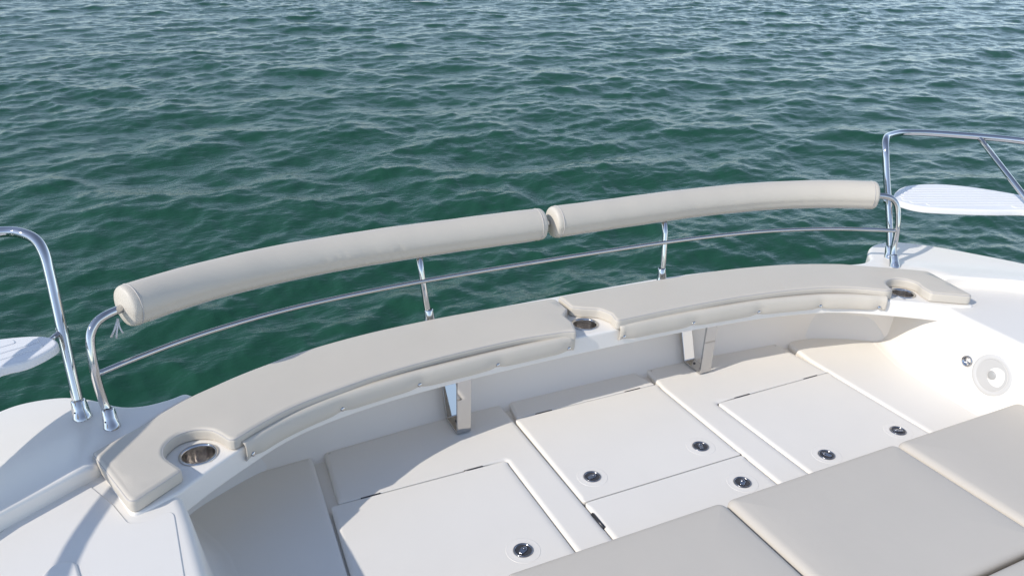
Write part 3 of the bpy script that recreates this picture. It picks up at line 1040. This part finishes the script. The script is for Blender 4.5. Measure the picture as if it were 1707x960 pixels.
f2 = 1 / (1 + (Rr / 45) ** 3)
# wind patches: ripples come and go over metres
patch = 0.75 + 0.35 * np.sin(X * 0.31 + 1.3 * np.sin(Y * 0.23)) * np.sin(Y * 0.27 + 0.9 * np.sin(X * 0.19 + 2))
co = np.empty((nr * nt_, 3))
co[:, 0] = X + a1 * f1 + a2 * f2 * patch
co[:, 1] = Y + b1 * f1 + b2 * f2 * patch
co[:, 2] = h1 * f1 + h2 * f2 * patch
ii, jj = np.meshgrid(np.arange(nr - 1), np.arange(nt_), indexing='ij')
jn = (jj + 1) % nt_
quads = np.stack([ii * nt_ + jj, ii * nt_ + jn, (ii + 1) * nt_ + jn, (ii + 1) * nt_ + jj], -1).reshape(-1, 4)[:, ::-1]
me = bpy.data.meshes.new('sea')
me.vertices.add(len(co)); me.vertices.foreach_set('co', co.ravel())
me.loops.add(quads.size); me.loops.foreach_set('vertex_index', quads.ravel())
me.polygons.add(len(quads)); me.polygons.foreach_set('loop_start', np.arange(0, quads.size, 4)); me.polygons.foreach_set('loop_total', np.full(len(quads), 4))
me.polygons.foreach_set('use_smooth', np.ones(len(quads), bool))
me.update(); me.validate()
crest = (h1 * f1 + h2 * f2 * patch); crest /= crest[Rr < 60].std()
at_ = me.attributes.new('crest', 'FLOAT', 'POINT'); at_.data.foreach_set('value', crest.astype(np.float32))
sea = bpy.data.objects.new('sea', me)
C.objects.link(sea)
tag(sea, 'choppy dark green sea with blue-grey sky reflections', 'sea', kind='structure')

m = bpy.data.materials.new('sea water')
m.use_nodes = True
nt = m.node_tree
b = nt.nodes['Principled BSDF']
b.inputs['Base Color'].default_value = (0.016, 0.068, 0.043, 1)
b.inputs['Roughness'].default_value = 0.15
b.inputs['IOR'].default_value = 1.17
b.inputs['Specular Tint'].default_value = (0.54, 0.74, 1.0, 1)
geo = nt.nodes.new('ShaderNodeNewGeometry')
mp = nt.nodes.new('ShaderNodeMapping')
mp.inputs['Rotation'].default_value = (0, 0, math.radians(12))
mp.inputs['Scale'].default_value = (0.6, 1.25, 1)
nt.links.new(geo.outputs['Position'], mp.inputs['Vector'])
prev = None
for sc, st, dist in ((4.0, 0.6, 0.022), (11.0, 0.6, 0.011), (30.0, 0.55, 0.005)):
    n = nt.nodes.new('ShaderNodeTexNoise')
    n.inputs['Scale'].default_value = sc
    n.inputs['Detail'].default_value = 3
    n.inputs['Distortion'].default_value = 0.6
    nt.links.new(mp.outputs['Vector'], n.inputs['Vector'])
    bp = nt.nodes.new('ShaderNodeBump')
    bp.inputs['Strength'].default_value = st
    bp.inputs['Distance'].default_value = dist
    nt.links.new(n.outputs['Fac'], bp.inputs['Height'])
    if prev: nt.links.new(prev.outputs['Normal'], bp.inputs['Normal'])
    prev = bp
nt.links.new(prev.outputs['Normal'], b.inputs['Normal'])
# a few flecks of foam on the highest crests
cr_ = nt.nodes.new('ShaderNodeAttribute'); cr_.attribute_name = 'crest'
fn = nt.nodes.new('ShaderNodeTexNoise'); fn.inputs['Scale'].default_value = 0.8; fn.inputs['Detail'].default_value = 6
nt.links.new(geo.outputs['Position'], fn.inputs['Vector'])
fa = nt.nodes.new('ShaderNodeMath'); fa.operation = 'MULTIPLY_ADD'
fa.inputs[1].default_value = 7.0
nt.links.new(fn.outputs['Fac'], fa.inputs[0]); nt.links.new(cr_.outputs['Fac'], fa.inputs[2])
fm = nt.nodes.new('ShaderNodeMapRange'); fm.inputs['From Min'].default_value = 7.55; fm.inputs['From Max'].default_value = 8.0
nt.links.new(fa.outputs[0], fm.inputs['Value'])
mxc = nt.nodes.new('ShaderNodeMix'); mxc.data_type = 'RGBA'
mxc.inputs[6].default_value = (0.016, 0.068, 0.043, 1); mxc.inputs[7].default_value = (0.45, 0.47, 0.44, 1)
nt.links.new(fm.outputs['Result'], mxc.inputs[0]); nt.links.new(mxc.outputs[2], b.inputs['Base Color'])
me.materials.append(m)

# ================================================================== light
sunb = np.array([-1.40, -0.20, 1.0]); sunb /= np.linalg.norm(sunb)
sd = T @ sunb
el = math.asin(sd[2]); az = math.atan2(sd[0], sd[1])
L = bpy.data.lights.new('sun', 'SUN')
L.energy = 2.3
L.angle = math.radians(0.53)
L.color = (1.0, 0.935, 0.845)
lo = bpy.data.objects.new('sun', L)
C.objects.link(lo)
lo.location = (-10, 0, 12)
lo.rotation_euler = Vector(sd.tolist()).to_track_quat('Z', 'Y').to_euler()

wd = bpy.data.worlds.new('World')
scene.world = wd
wd.use_nodes = True
nt = wd.node_tree
bg = nt.nodes['Background']
sky = nt.nodes.new('ShaderNodeTexSky')
sky.sky_type = 'NISHITA'
sky.sun_disc = False
sky.sun_elevation = el
sky.sun_rotation = az
sky.air_density = 1.0
sky.altitude = 2500
sky.dust_density = 0.4
sky.ozone_density = 1.4
hs = nt.nodes.new('ShaderNodeHueSaturation')
hs.inputs['Saturation'].default_value = 0.78
nt.links.new(sky.outputs['Color'], hs.inputs['Color'])
nt.links.new(hs.outputs['Color'], bg.inputs['Color'])
bg.inputs['Strength'].default_value = 0.15

# ================================================================== camera
cam = bpy.data.cameras.new('camera')
cam.sensor_width = 36
cam.lens = FPX / 1707 * 36
cam.clip_end = 20000
co_ = bpy.data.objects.new('camera', cam)
C.objects.link(co_)
co_.matrix_world = Matrix.Translation(EYE) @ Matrix(W.tolist()).to_4x4()
scene.camera = co_

for o in list(bpy.data.objects):
    if 'base' in o.keys(): del o['base']

scene.render.engine = 'CYCLES'
scene.view_settings.view_transform = 'Standard'
scene.view_settings.look = 'None'
scene.cycles.max_bounces = 12
scene.cycles.diffuse_bounces = 8
scene.view_settings.exposure = 0.63
scene.view_settings.gamma = 1
